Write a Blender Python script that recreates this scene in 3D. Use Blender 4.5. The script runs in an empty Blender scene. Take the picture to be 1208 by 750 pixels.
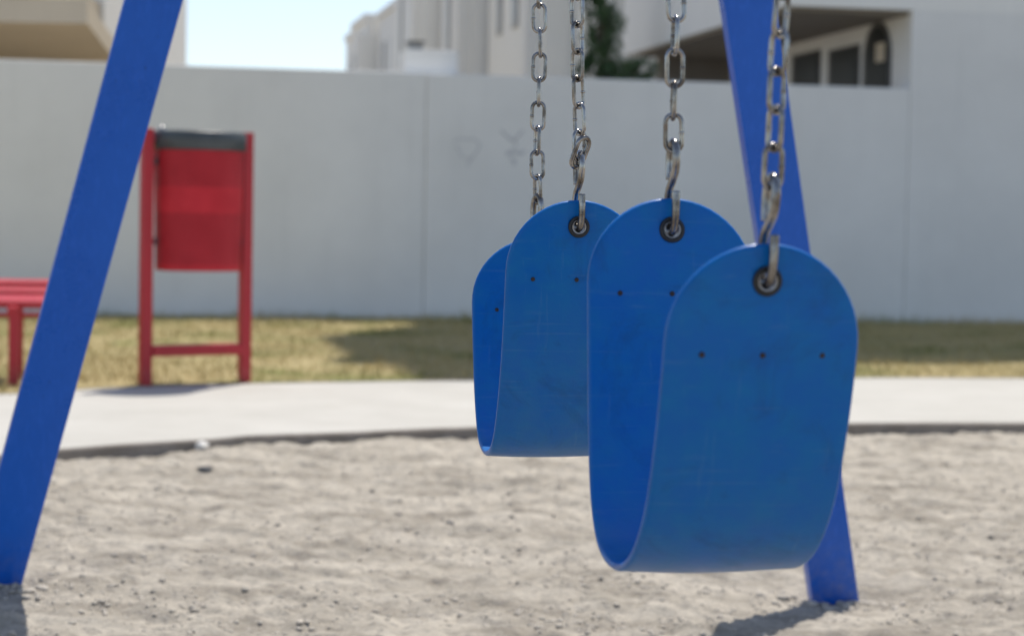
import bpy, bmesh, math, random
import numpy as np
from mathutils import Vector, Matrix, noise
random.seed(7)
R = math.radians
S = bpy.context.scene
COL = S.collection

# ------------------------------------------------------------------ camera
FPX = 2400.0; EYE = 0.72; PITCH = R(2.79); ROLL = 0.018
fw = Vector((0, math.cos(PITCH), -math.sin(PITCH)))
rt = Vector((math.cos(ROLL), 0, math.sin(ROLL))); rt = (rt - fw*rt.dot(fw)).normalized()
up = rt.cross(fw)
cd = bpy.data.cameras.new('camera'); cam = bpy.data.objects.new('camera', cd); COL.objects.link(cam)
cd.sensor_fit = 'HORIZONTAL'; cd.sensor_width = 36; cd.lens = FPX/1208*36
cd.clip_start = 0.05; cd.clip_end = 5000
m = Matrix.Identity(4)
for i in range(3):
    m[i][0] = rt[i]; m[i][1] = up[i]; m[i][2] = -fw[i]
m[2][3] = EYE
cam.matrix_world = m
cd.dof.use_dof = True; cd.dof.focus_distance = 2.30; cd.dof.aperture_fstop = 6.3
cd.dof.aperture_blades = 9
S.camera = cam
CAM = Vector((0, 0, EYE))

def ray(px, py): return fw*FPX + rt*(px-604) + up*(375-py)
def atY(px, py, Y):
    d = ray(px, py); return CAM + d*(Y/d.y)
def G(px, py, z=0.0):
    d = ray(px, py); return CAM + d*((z-EYE)/d.z)
def atPlane(px, py, p0, n):
    d = ray(px, py); return CAM + d*((p0-CAM).dot(n)/d.dot(n))

AZ = math.atan2(462, 2400)
U = Vector((math.cos(AZ), math.sin(AZ), 0))      # along the garden wall, to the right
V = Vector((-math.sin(AZ), math.cos(AZ), 0))     # away from the viewer, along the swing beam
Z = Vector((0, 0, 1))

# ------------------------------------------------------------------ object helpers
def tag(o, label=None, cat=None, group=None, kind=None):
    if label: o['label'] = label
    if cat: o['category'] = cat
    if group: o['group'] = group
    if kind: o['kind'] = kind
    return o
def empty(name, loc, label, cat, group=None):
    o = bpy.data.objects.new(name, None); COL.objects.link(o); o.location = loc
    o.empty_display_size = .1
    return tag(o, label, cat, group)
def link(name, bm, mat, parent=None, smooth=False, bevel=0.0):
    me = bpy.data.meshes.new(name)
    bmesh.ops.recalc_face_normals(bm, faces=bm.faces)
    bm.to_mesh(me); bm.free()
    return link_me(name, me, mat, parent, smooth, bevel)
def link_me(name, me, mat, parent=None, smooth=False, bevel=0.0):
    if smooth: me.polygons.foreach_set('use_smooth', [True]*len(me.polygons))
    if mat: me.materials.append(mat)
    o = bpy.data.objects.new(name, me); COL.objects.link(o)
    if parent:
        o.parent = parent
        w = Vector((0, 0, 0)); p = parent
        while p: w += p.location; p = p.parent
        o.location = -w
    if bevel:
        b = o.modifiers.new('bevel', 'BEVEL'); b.width = bevel; b.segments = 2; b.limit_method = 'ANGLE'; b.angle_limit = R(40)
    return o
def BM(): return bmesh.new()
def hexa(bm, c):
    """8 corners: bottom ring 0-3, top ring 4-7"""
    v = [bm.verts.new(p) for p in c]
    for f in ((0,3,2,1),(4,5,6,7),(0,1,5,4),(1,2,6,5),(2,3,7,6),(3,0,4,7)):
        bm.faces.new([v[i] for i in f])
def ubox(bm, o, a0, a1, b0, b1, z0, z1):
    """box in the wall frame: a along U, b along V from origin o"""
    c = []
    for z in (z0, z1):
        for a, b in ((a0,b0),(a1,b0),(a1,b1),(a0,b1)):
            q = o + U*a + V*b; c.append(Vector((q.x, q.y, z)))
    hexa(bm, c)
def obox(bm, p0, p1, wdir, w, d):
    """bar from p0 to p1; wdir across width w, other axis depth d"""
    t = (p1-p0).normalized(); wv = (wdir - t*wdir.dot(t)).normalized(); dv = t.cross(wv)
    c = []
    for p in (p0, p1):
        for s, q in ((-1,-1),(1,-1),(1,1),(-1,1)):
            c.append(p + wv*(s*w/2) + dv*(q*d/2))
    hexa(bm, c)
def tube(bm, pts, r, seg=12, closed=False, cap=True):
    n = len(pts); rings = []; prev = None
    for i, p in enumerate(pts):
        if closed: t = (pts[(i+1) % n] - pts[i-1]).normalized()
        else: t = (pts[min(i+1, n-1)] - pts[max(i-1, 0)]).normalized()
        if prev is None:
            a = Vector((0,0,1)) if abs(t.z) < .9 else Vector((1,0,0))
            nv = t.cross(a).normalized()
        else:
            nv = (prev - t*prev.dot(t)).normalized()
        prev = nv; bv = t.cross(nv)
        rr = r[i] if isinstance(r, (list, tuple)) else r
        rings.append([bm.verts.new(p + nv*(rr*math.cos(2*math.pi*k/seg)) + bv*(rr*math.sin(2*math.pi*k/seg))) for k in range(seg)])
    rng = range(n) if closed else range(n-1)
    for i in rng:
        A, B = rings[i], rings[(i+1) % n]
        for k in range(seg): bm.faces.new((A[k], A[(k+1) % seg], B[(k+1) % seg], B[k]))
    if not closed and cap:
        bm.faces.new(rings[0][::-1]); bm.faces.new(rings[-1])
def catmull(P, n=12):
    out = []
    for i in range(len(P)-1):
        p0 = P[max(i-1,0)]; p1 = P[i]; p2 = P[i+1]; p3 = P[min(i+2,len(P)-1)]
        for k in range(n):
            t = k/n
            out.append(0.5*((2*p1)+(p2-p0)*t+(2*p0-5*p1+4*p2-p3)*t*t+(3*p1-p0-3*p2+p3)*t*t*t))
    out.append(P[-1].copy()); return out

# ------------------------------------------------------------------ materials
def mat(name, col, rough=.6, metal=0.0, spec=.5, var=0.0, vscale=8, bump=0.0, bscale=60, coords='Object', col2=None, coat=0.0):
    M = bpy.data.materials.new(name); M.use_nodes = True
    nt = M.node_tree; b = nt.nodes['Principled BSDF']; L = nt.links.new
    b.inputs['Roughness'].default_value = rough; b.inputs['Metallic'].default_value = metal
    b.inputs['Specular IOR Level'].default_value = spec; b.inputs['Coat Weight'].default_value = coat
    b.inputs['Base Color'].default_value = (*col, 1)
    tc = nt.nodes.new('ShaderNodeTexCoord')
    if var or col2:
        n = nt.nodes.new('ShaderNodeTexNoise'); n.inputs['Scale'].default_value = vscale; n.inputs['Detail'].default_value = 8; n.inputs['Roughness'].default_value = .62
        L(tc.outputs[coords], n.inputs['Vector'])
        r = nt.nodes.new('ShaderNodeValToRGB'); r.color_ramp.elements[0].position = .35; r.color_ramp.elements[1].position = .68
        c2 = col2 or tuple(c*(1+var) for c in col); c1 = col if col2 else tuple(c*(1-var) for c in col)
        r.color_ramp.elements[0].color = (*c1, 1); r.color_ramp.elements[1].color = (*c2, 1)
        L(n.outputs['Fac'], r.inputs['Fac']); L(r.outputs['Color'], b.inputs['Base Color'])
    if bump:
        n2 = nt.nodes.new('ShaderNodeTexNoise'); n2.inputs['Scale'].default_value = bscale; n2.inputs['Detail'].default_value = 6
        L(tc.outputs[coords], n2.inputs['Vector'])
        bp = nt.nodes.new('ShaderNodeBump'); bp.inputs['Strength'].default_value = bump; bp.inputs['Distance'].default_value = .01
        L(n2.outputs['Fac'], bp.inputs['Height']); L(bp.outputs['Normal'], b.inputs['Normal'])
    return M
def ramp(nt, a, b, ca, cb):
    r = nt.nodes.new('ShaderNodeValToRGB'); e = r.color_ramp.elements
    e[0].position = a; e[1].position = b; e[0].color = (*ca, 1); e[1].color = (*cb, 1); return r
def noise_node(nt, src, scale, detail=6, rough=.6, mapping=None):
    n = nt.nodes.new('ShaderNodeTexNoise'); n.inputs['Scale'].default_value = scale; n.inputs['Detail'].default_value = detail; n.inputs['Roughness'].default_value = rough
    if mapping:
        mp = nt.nodes.new('ShaderNodeMapping'); mp.inputs['Scale'].default_value = mapping[0]; mp.inputs['Rotation'].default_value = mapping[1]
        nt.links.new(src, mp.inputs['Vector']); nt.links.new(mp.outputs['Vector'], n.inputs['Vector'])
    else: nt.links.new(src, n.inputs['Vector'])
    return n
def mixc(nt, fac, a, b, mode='MIX'):
    x = nt.nodes.new('ShaderNodeMix'); x.data_type = 'RGBA'; x.blend_type = mode
    for s, v in ((0, fac), (6, a), (7, b)):
        if isinstance(v, (int, float)): x.inputs[s].default_value = v
        elif isinstance(v, tuple): x.inputs[s].default_value = (*v, 1)
        else: nt.links.new(v, x.inputs[s])
    return x.outputs[2]

def seat_material():
    M = mat('blue_rubber', (.006,.105,.36), rough=.42, spec=.24)
    nt = M.node_tree; b = nt.nodes['Principled BSDF']; L = nt.links.new
    tc = nt.nodes.new('ShaderNodeTexCoord'); g = tc.outputs['UV']
    n1 = noise_node(nt, g, 26, 9, .68); r1 = ramp(nt, .40, .68, (0,0,0), (1,1,1)); L(n1.outputs['Fac'], r1.inputs['Fac'])
    c = mixc(nt, r1.outputs['Color'], (.0008,.125,.45), (.0015,.150,.43))
    # dust film gathered towards the sagging bottom of the strap (uv.y runs along the strap in metres)
    sx = nt.nodes.new('ShaderNodeSeparateXYZ'); L(g, sx.inputs[0])
    mr = nt.nodes.new('ShaderNodeMapRange'); mr.inputs[1].default_value = .22; mr.inputs[2].default_value = .0; L(sx.outputs['Z'], mr.inputs[0])
    ab = nt.nodes.new('ShaderNodeMath'); ab.operation = 'ABSOLUTE'; L(sx.outputs['Y'], ab.inputs[0]); L(ab.outputs[0], mr.inputs[0])
    n2 = noise_node(nt, g, 14, 8, .7); r2 = ramp(nt, .3, .75, (0,0,0), (1,1,1)); L(n2.outputs['Fac'], r2.inputs['Fac'])
    mu = nt.nodes.new('ShaderNodeMath'); mu.operation = 'MULTIPLY'; L(mr.outputs[0], mu.inputs[0]); L(r2.outputs['Color'], mu.inputs[1])
    mu2 = nt.nodes.new('ShaderNodeMath'); mu2.operation = 'MULTIPLY'; mu2.inputs[1].default_value = .38; L(mu.outputs[0], mu2.inputs[0])
    c = mixc(nt, mu2.outputs[0], c, (.10,.17,.26))
    # scratches: thin lines of stretched noise
    for sc, rot, th in (((2.0,38,1),(0,0,.10),.60), ((30,3,1),(0,0,.2),.63), ((5,50,1),(0,0,-.5),.63)):
        n3 = noise_node(nt, g, 3.2, 5, .6, (sc, rot)); n3.inputs['Distortion'].default_value = .5; r3 = ramp(nt, th, th+.12, (0,0,0), (.19,.19,.19)); L(n3.outputs['Fac'], r3.inputs['Fac'])
        c = mixc(nt, r3.outputs['Color'], c, (.13,.26,.40))
    n6 = noise_node(nt, g, 9, 8, .75); n6.inputs['Distortion'].default_value = 1.2; r6 = ramp(nt, .52, .70, (0,0,0), (.55,.55,.55)); L(n6.outputs['Fac'], r6.inputs['Fac'])
    c = mixc(nt, r6.outputs['Color'], c, (.006,.075,.22))
    n5 = noise_node(nt, g, 420, 3, .7); r5 = ramp(nt, .66, .74, (0,0,0), (.35,.35,.35)); L(n5.outputs['Fac'], r5.inputs['Fac'])
    c = mixc(nt, r5.outputs['Color'], c, (.012,.06,.16))
    L(c, b.inputs['Base Color'])
    r4 = ramp(nt, .3, .8, (.28,)*3, (.50,)*3); L(n1.outputs['Fac'], r4.inputs['Fac']); L(r4.outputs['Color'], b.inputs['Roughness'])
    nb = noise_node(nt, g, 300, 5, .6); bp = nt.nodes.new('ShaderNodeBump'); bp.inputs['Strength'].default_value = .12; bp.inputs['Distance'].default_value = .002
    L(nb.outputs['Fac'], bp.inputs['Height']); L(bp.outputs['Normal'], b.inputs['Normal'])
    return M
def paint_material(name, col, col2, rough=.3):
    M = mat(name, col, rough=rough, spec=.38)
    nt = M.node_tree; b = nt.nodes['Principled BSDF']; L = nt.links.new
    tc = nt.nodes.new('ShaderNodeTexCoord'); g = tc.outputs['Object']
    n1 = noise_node(nt, g, 7, 9, .7); r1 = ramp(nt, .35, .7, (0,0,0), (1,1,1)); L(n1.outputs['Fac'], r1.inputs['Fac'])
    c = mixc(nt, r1.outputs['Color'], col, col2)
    n2 = noise_node(nt, g, 9, 4, .6, ((14,14,1.2),(0,.2,0))); r2 = ramp(nt, .5, .7, (0,0,0), (.5,.5,.5)); L(n2.outputs['Fac'], r2.inputs['Fac'])
    c = mixc(nt, r2.outputs['Color'], c, tuple(min(1, x*1.25+.012) for x in col))
    n3 = noise_node(nt, g, 90, 3, .6); r3 = ramp(nt, .70, .73, (0,0,0), (.7,.7,.7)); L(n3.outputs['Fac'], r3.inputs['Fac'])
    c = mixc(nt, r3.outputs['Color'], c, tuple(x*.45 for x in col))
    sp = nt.nodes.new('ShaderNodeSeparateXYZ'); L(g, sp.inputs[0]); mr = nt.nodes.new('ShaderNodeMapRange'); mr.inputs[1].default_value = .10; mr.inputs[2].default_value = -.06; L(sp.outputs['Z'], mr.inputs[0])
    nd = noise_node(nt, g, 30, 7, .7); rd = ramp(nt, .4, .75, (0,0,0), (.38,.38,.38)); L(nd.outputs['Fac'], rd.inputs['Fac'])
    md_ = nt.nodes.new('ShaderNodeMath'); md_.operation = 'MULTIPLY'; L(mr.outputs[0], md_.inputs[0]); L(rd.outputs['Color'], md_.inputs[1])
    c = mixc(nt, md_.outputs[0], c, (.33,.29,.24))
    L(c, b.inputs['Base Color'])
    r4 = ramp(nt, .3, .75, (rough*.8,)*3, (min(1, rough*1.5),)*3); L(n1.outputs['Fac'], r4.inputs['Fac']); L(r4.outputs['Color'], b.inputs['Roughness'])
    nb = noise_node(nt, g, 45, 6, .6); bp = nt.nodes.new('ShaderNodeBump'); bp.inputs['Strength'].default_value = .12; bp.inputs['Distance'].default_value = .003
    L(nb.outputs['Fac'], bp.inputs['Height']); L(bp.outputs['Normal'], b.inputs['Normal'])
    return M
def steel_material():
    M = mat('galvanised_steel', (.5,.48,.45), rough=.28, metal=1.0)
    nt = M.node_tree; b = nt.nodes['Principled BSDF']; L = nt.links.new
    g = nt.nodes.new('ShaderNodeTexCoord').outputs['Object']
    n1 = noise_node(nt, g, 45, 4, .6); r1 = ramp(nt, .42, .62, (0,0,0), (1,1,1)); L(n1.outputs['Fac'], r1.inputs['Fac'])
    c = mixc(nt, r1.outputs['Color'], (.35,.34,.33), (.14,.125,.11))
    n2 = noise_node(nt, g, 70, 5, .65); r2 = ramp(nt, .60, .74, (0,0,0), (.6,.6,.6)); L(n2.outputs['Fac'], r2.inputs['Fac'])
    c = mixc(nt, r2.outputs['Color'], c, (.17,.09,.05))
    L(c, b.inputs['Base Color'])
    r3 = ramp(nt, .3, .7, (.14,)*3, (.32,)*3); L(n1.outputs['Fac'], r3.inputs['Fac']); L(r3.outputs['Color'], b.inputs['Roughness'])
    nb = noise_node(nt, g, 600, 4, .6); bp = nt.nodes.new('ShaderNodeBump'); bp.inputs['Strength'].default_value = .10; bp.inputs['Distance'].default_value = .001
    L(nb.outputs['Fac'], bp.inputs['Height']); L(bp.outputs['Normal'], b.inputs['Normal'])
    return M
def plaster(name, col, stain=.10, bump=.25):
    M = mat(name, col, rough=.85, spec=.25)
    nt = M.node_tree; b = nt.nodes['Principled BSDF']; L = nt.links.new
    g = nt.nodes.new('ShaderNodeTexCoord').outputs['Object']
    n1 = noise_node(nt, g, 1.1, 9, .65); r1 = ramp(nt, .3, .75, (0,0,0), (1,1,1)); L(n1.outputs['Fac'], r1.inputs['Fac'])
    c = mixc(nt, r1.outputs['Color'], tuple(x*(1-stain) for x in col), tuple(min(.9, x*(1+stain*.6)) for x in col))
    n2 = noise_node(nt, g, 2.2, 7, .7, ((3,3,.22),(0,0,0))); r2 = ramp(nt, .55, .8, (0,0,0), (.35,.35,.35)); L(n2.outputs['Fac'], r2.inputs['Fac'])
    c = mixc(nt, r2.outputs['Color'], c, tuple(x*.8 for x in col))
    L(c, b.inputs['Base Color'])
    nb = noise_node(nt, g, 25, 8, .7); bp = nt.nodes.new('ShaderNodeBump'); bp.inputs['Strength'].default_value = bump; bp.inputs['Distance'].default_value = .01
    L(nb.outputs['Fac'], bp.inputs['Height']); L(bp.outputs['Normal'], b.inputs['Normal'])
    return M
def sand_material():
    M = mat('sandy_soil', (.33,.30,.26), rough=.95, spec=.15)
    nt = M.node_tree; b = nt.nodes['Principled BSDF']; L = nt.links.new
    g = nt.nodes.new('ShaderNodeTexCoord').outputs['Object']
    n1 = noise_node(nt, g, 4, 12, .74, ((1,2.0,1),(0,0,.06))); r1 = ramp(nt, .40, .58, (0,0,0), (1,1,1)); L(n1.outputs['Fac'], r1.inputs['Fac'])
    c = mixc(nt, r1.outputs['Color'], (.345,.307,.253), (.565,.512,.43))  # patchy tone, its contrast also standing in for weak relief shading
    n2 = noise_node(nt, g, 38, 9, .8); r2 = ramp(nt, .50, .62, (0,0,0), (.55,.55,.55)); L(n2.outputs['Fac'], r2.inputs['Fac'])
    c = mixc(nt, r2.outputs['Color'], c, (.22,.205,.19))
    n3 = noise_node(nt, g, 160, 3, .7); r3 = ramp(nt, .60, .68, (0,0,0), (.7,.7,.7)); L(n3.outputs['Fac'], r3.inputs['Fac'])
    c = mixc(nt, r3.outputs['Color'], c, (.62,.58,.53))
    L(c, b.inputs['Base Color'])
    nb = noise_node(nt, g, 70, 10, .75); bp = nt.nodes.new('ShaderNodeBump'); bp.inputs['Strength'].default_value = .9; bp.inputs['Distance'].default_value = .012
    L(nb.outputs['Fac'], bp.inputs['Height']); L(bp.outputs['Normal'], b.inputs['Normal'])
    return M
def concrete_material():
    M = mat('pale_concrete', (.62,.61,.58), rough=.85, spec=.2)
    nt = M.node_tree; b = nt.nodes['Principled BSDF']; L = nt.links.new
    g = nt.nodes.new('ShaderNodeTexCoord').outputs['Object']
    n1 = noise_node(nt, g, 2.0, 10, .7); r1 = ramp(nt, .3, .7, (0,0,0), (1,1,1)); L(n1.outputs['Fac'], r1.inputs['Fac'])
    c = mixc(nt, r1.outputs['Color'], (.41,.395,.36), (.49,.475,.44))
    n2 = noise_node(nt, g, 9, 6, .7); r2 = ramp(nt, .62, .72, (0,0,0), (.35,.35,.35)); L(n2.outputs['Fac'], r2.inputs['Fac'])
    c = mixc(nt, r2.outputs['Color'], c, (.33,.315,.28)); L(c, b.inputs['Base Color'])
    nb = noise_node(nt, g, 60, 8, .7); bp = nt.nodes.new('ShaderNodeBump'); bp.inputs['Strength'].default_value = .3; bp.inputs['Distance'].default_value = .005
    L(nb.outputs['Fac'], bp.inputs['Height']); L(bp.outputs['Normal'], b.inputs['Normal'])
    return M
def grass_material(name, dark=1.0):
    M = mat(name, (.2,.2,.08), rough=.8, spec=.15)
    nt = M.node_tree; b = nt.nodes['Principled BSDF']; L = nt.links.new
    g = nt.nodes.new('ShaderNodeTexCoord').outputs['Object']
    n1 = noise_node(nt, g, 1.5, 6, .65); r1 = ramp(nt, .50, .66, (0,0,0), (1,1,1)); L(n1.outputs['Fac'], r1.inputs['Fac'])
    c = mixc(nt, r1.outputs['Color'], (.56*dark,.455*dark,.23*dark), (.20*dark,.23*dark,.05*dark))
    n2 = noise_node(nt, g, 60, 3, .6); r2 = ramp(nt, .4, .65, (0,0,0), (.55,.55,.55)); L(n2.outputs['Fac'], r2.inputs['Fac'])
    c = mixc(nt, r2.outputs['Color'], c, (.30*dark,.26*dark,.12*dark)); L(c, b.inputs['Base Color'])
    return M

M_seat = seat_material()
M_edge = mat('polished_rubber_edge', (.002,.12,.42), rough=.30, spec=.36, var=.15, vscale=60)
M_blue = paint_material('royal_blue_paint', (.003,.095,.50), (.005,.11,.55), .28)
M_red = paint_material('red_paint', (.40,.018,.030), (.47,.024,.036), .35)
M_steel = steel_material()
M_black = mat('black_rubber', (.015,.015,.016), rough=.5, var=.3, vscale=200)
M_eyelet = mat('bright_zinc', (.45,.44,.43), rough=.4, metal=1.0, var=.1, vscale=200)
M_rivet = mat('dark_rivet', (.028,.016,.014), rough=.6, var=.4, vscale=400)
M_wall = plaster('grey_painted_plaster', (.83,.825,.80), .08)
M_white = plaster('white_render', (.88,.87,.83), .03)
M_cream = plaster('cream_render', (.62,.54,.42), .06)
M_greyr = plaster('pale_grey_render', (.82,.815,.79), .05)
M_dark = mat('dark_glass', (.010,.012,.014), rough=.4, spec=.12, var=.3, vscale=3)
M_frame = mat('window_frame_metal', (.10,.10,.10), rough=.5, var=.1)
M_sand = sand_material(); M_conc = concrete_material()
M_kerb = mat('shaded_concrete_edge', (.20,.175,.15), rough=.95, spec=.1, col2=(.30,.27,.24), vscale=9, bump=.6, bscale=40)  # shade on the path's front edge is put into this darker colour
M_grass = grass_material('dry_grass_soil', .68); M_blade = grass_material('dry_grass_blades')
M_slate = mat('dark_lid_plastic', (.05,.062,.07), rough=.45, var=.15, vscale=20)
M_leaf = mat('dark_leaf', (.05,.10,.042), rough=.5, spec=.4, col2=(.10,.16,.065), vscale=4)
M_bark = mat('bark', (.12,.09,.065), rough=.9, var=.3, vscale=20, bump=.6)
M_stone = mat('pale_stone', (.66,.64,.60), rough=.9, var=.2, vscale=30, bump=.4)
M_dstone = mat('dark_stone', (.13,.13,.13), rough=.9, var=.3, vscale=30, bump=.4)
M_pane_frame = mat('grey_window_frame', (.40,.40,.39), rough=.6, var=.1)
M_brown = plaster('shaded_brown_render', (.24,.215,.19), .08)  # carport's inner shade is put into this dark brown-grey colour
M_smudge = mat('faint_wall_mark', (.58,.58,.59), rough=.9, var=.1, vscale=12)

# ------------------------------------------------------------------ sand
FEET = []
def _feet():
    p0 = atY(-7,690,3.95); nl = (V+Z*.28).normalized()
    for px, py in ((-7,690),(984,712)): FEET.append([atPlane(px,py,p0,nl), 0.0])
def sand_h(x, y):
    base = -.036 + .012*max(-1, min(1, -x/1.2))*0
    if y > 4: k = 1-min(1, (y-4)/1.6)
    else: k = 1
    k = max(0, k); k = k*k*(3-2*k)
    base += k*(-.0235*x*1.0 + .0045 - .0*y) if abs(x) < 3 else k*(-.0235*3*(1 if x > 0 else -1)+.0045)
    v = noise.noise(Vector((x*1.1, y*1.1, 3.1)))*.012
    v *= 1
    n = noise.fractal(Vector((x*5.0, y*5.0, .7)), .8, 2.1, 5)
    v += n*.010 + noise.fractal(Vector((x*3.0, y*6.5, 4.4)), .9, 2.1, 4)*.015
    v += abs(noise.noise(Vector((x*13, y*13, 9.2))))*.022-.007
    v += noise.noise(Vector((x*34, y*34, 1.2)))*.0055
    # small drifts at the feet of the legs
    for p, dz in FEET:
        e = math.exp(-((x-p.x+.08)**2+(y-p.y+.12)**2)/.05); v = v*(1-.75*e)+.000*e
        v += dz*math.exp(-((x-p.x)**2+(y-p.y)**2)/.10)
    return base + v
_feet()
_dz = [p.z-sand_h(p.x, p.y-.03)+.002 for p, _ in FEET]
for f_, d_ in zip(FEET, _dz): f_[1] = d_

near_edge = [(-900,640),(-500,590),(-200,556),(0,536),(70,529),(160,522),(250,517),(300,512.5),(400,509.5),(557,503),(780,500),(1008,498.3),(1208,498),(1700,501),(2400,510)]
far_edge = [(-900,520),(-500,490),(-200,472),(0,465),(88,459.5),(176,455.5),(300,452),(420,450),(557,448),(780,446),(1008,445.3),(1208,446),(1700,449),(2400,455)]
NE = [G(*p) for p in near_edge]; FE = [G(*p) for p in far_edge]
def interpY(pts, x):
    if x <= pts[0].x: return pts[0].y
    for a, b in zip(pts, pts[1:]):
        if x <= b.x: return a.y + (b.y-a.y)*(x-a.x)/(b.x-a.x)
    return pts[-1].y
NE = catmull(NE, 8); FE = catmull(FE, 8)
_x = [-12+24*k/239 for k in range(240)]
NE = [Vector((x, interpY(NE, x), 0)) for x in _x]; FE = [Vector((x, interpY(FE, x), 0)) for x in _x]

xs = np.concatenate([np.linspace(-14,-2.2,40)[:-1], np.linspace(-2.2,2.3,520), np.linspace(2.3,14,40)[1:]])
ts = np.concatenate([np.linspace(-6,3.1,30)[:-1], np.linspace(3.1,4.3,240)[:-1], np.linspace(4.3,7.0,300)])
nx, ny = len(xs), len(ts)
co = np.empty((ny, nx, 3)); 
for i, x in enumerate(xs):
    ye = interpY(NE, x)+.03
    for j, t in enumerate(ts):
        y = t if t <= 4.3 else 4.3+(t-4.3)/2.7*(ye-4.3)
        co[j,i] = (x, y, sand_h(float(x), float(y)))
idx = np.arange(nx*ny).reshape(ny, nx)
q = np.stack([idx[:-1,:-1], idx[:-1,1:], idx[1:,1:], idx[1:,:-1]], -1).reshape(-1,4)
def np_mesh(name, co, quads):
    me = bpy.data.meshes.new(name); k = quads.shape[1]
    me.vertices.add(len(co)); me.vertices.foreach_set('co', co.astype(np.float32).ravel())
    me.loops.add(quads.size); me.loops.foreach_set('vertex_index', quads.astype(np.int32).ravel())
    me.polygons.add(len(quads)); me.polygons.foreach_set('loop_start', np.arange(0, quads.size, k, dtype=np.int32))
    me.update(calc_edges=True); me.validate(); return me
o = link_me('sand', np_mesh('sand', co.reshape(-1,3), q), M_sand, smooth=True); tag(o, kind='structure')

# gravel strewn over the sand (nobody could count it)
def blob_mesh(count, region, rmin, rmax, hfun, seed, sq=.6):
    rnd = np.random.default_rng(seed)
    ico = bmesh.new(); bmesh.ops.create_icosphere(ico, subdivisions=1, radius=1)
    bv = np.array([v.co[:] for v in ico.verts]); bf = np.array([[v.index for v in f.verts] for f in ico.faces]); ico.free()
    C = []; F = []
    for k in range(count):
        x, y = region(rnd); r = rmin+(rmax-rmin)*rnd.random()**7
        s = np.array([r*rnd.uniform(.7,1.5), r*rnd.uniform(.7,1.4), r*sq*rnd.uniform(.7,1.3)])
        a = rnd.uniform(0, math.pi*2); ca, sa = math.cos(a), math.sin(a)
        vv = bv*(1+rnd.uniform(-.22,.22,(len(bv),1)))*s
        vv = np.stack([vv[:,0]*ca-vv[:,1]*sa, vv[:,0]*sa+vv[:,1]*ca, vv[:,2]], 1)
        vv += np.array([x, y, hfun(x, y)+s[2]*.3]); F.append(bf+len(C)*len(bv)); C.append(vv)
    return np.concatenate(C), np.concatenate(F)
def reg(rnd):
    y = 3.3+3.2*rnd.random()**1.25; x = rnd.uniform(-.30,.30)*y
    y = min(y, interpY(NE, x)-.05)
    if noise.noise(Vector((x*2.2, y*4.5, 7))) + rnd.uniform(-.35,.35) < 0: return reg(rnd)
    return float(x), float(y)
M_grav = mat('gravel_stones', (.36,.33,.285), rough=.9, spec=.2, col2=(.60,.54,.46), vscale=30)
c1, f1 = blob_mesh(16000, reg, .0014, .0075, sand_h, 5)
def reg_foot(p):
    def f(rnd): return float(p.x+rnd.normal(0,.07)), float(p.y-.035+rnd.normal(0,.035))
    return f
for k_, (p_, _) in enumerate(FEET):
    c2, f2 = blob_mesh(240, reg_foot(p_), .003, .013, sand_h, 31+k_)
    f1 = np.concatenate([f1, f2+len(c1)]); c1 = np.concatenate([c1, c2])
tag(link_me('gravel', np_mesh('gravel', c1, f1), M_grav), 'small grey and pale pebbles strewn over the sand under the swings', 'gravel', kind='stuff')

def stone(px, py, r, material, label, group, sx=1.3, z=-.03):
    p = G(px, py, z); p.z = sand_h(p.x, p.y)
    bm = BM(); bmesh.ops.create_icosphere(bm, subdivisions=3, radius=1)
    for v in bm.verts:
        n = noise.fractal(v.co*1.3+Vector((px,py,0)), .9, 2, 3); d = v.co.copy()
        v.co = Vector((d.x*r*sx, d.y*r, d.z*r*.7))*(1+.35*n)
    o = link('stone', bm, material); o.location = p+Vector((0,0,r*.35)); tag(o, label, 'stone', group)
sg = 'loose stones on the sand'
stone(238,530,.024,M_stone,'small whitish stone on the sand close to the path edge, left part of the playground',sg,.9)
stone(242,553,.013,M_dstone,'small dark grey stone on the sand just in front of the whitish stone',sg,1.7)
stone(1143,506,.030,M_stone,'pale rounded stone against the path edge at the far right of the sand',sg,1.25)
stone(530,617,.008,M_dstone,'tiny dark stone lying alone on the sand in front of the farther swing seat',sg,1.3)

# ------------------------------------------------------------------ path, lawn, far ground
def strip(bm, A, B, zA, zB):
    a = [bm.verts.new((p.x,p.y,zA)) for p in A]; b = [bm.verts.new((p.x,p.y,zB)) for p in B]
    for i in range(len(a)-1): bm.faces.new((a[i], a[i+1], b[i+1], b[i]))
bm = BM(); strip(bm, NE, FE, 0, 0)
o = link('path', bm, M_conc); tag(o, kind='structure')
bm = BM()
lo = [p.copy() for p in NE]
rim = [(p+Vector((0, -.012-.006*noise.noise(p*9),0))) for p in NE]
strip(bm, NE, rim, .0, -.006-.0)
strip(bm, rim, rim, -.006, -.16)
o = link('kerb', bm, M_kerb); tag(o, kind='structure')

WB = G(604, 377.5)                                    # foot of the garden wall at the picture centre
def wall_pt(a, b=0, z=0): 
    q = WB+U*a+V*b; return Vector((q.x,q.y,z))
def a_at(px):      # coordinate along the wall for a picture column
    q = atPlane(px, 300, WB, V); return (q-WB).dot(U)
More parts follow.
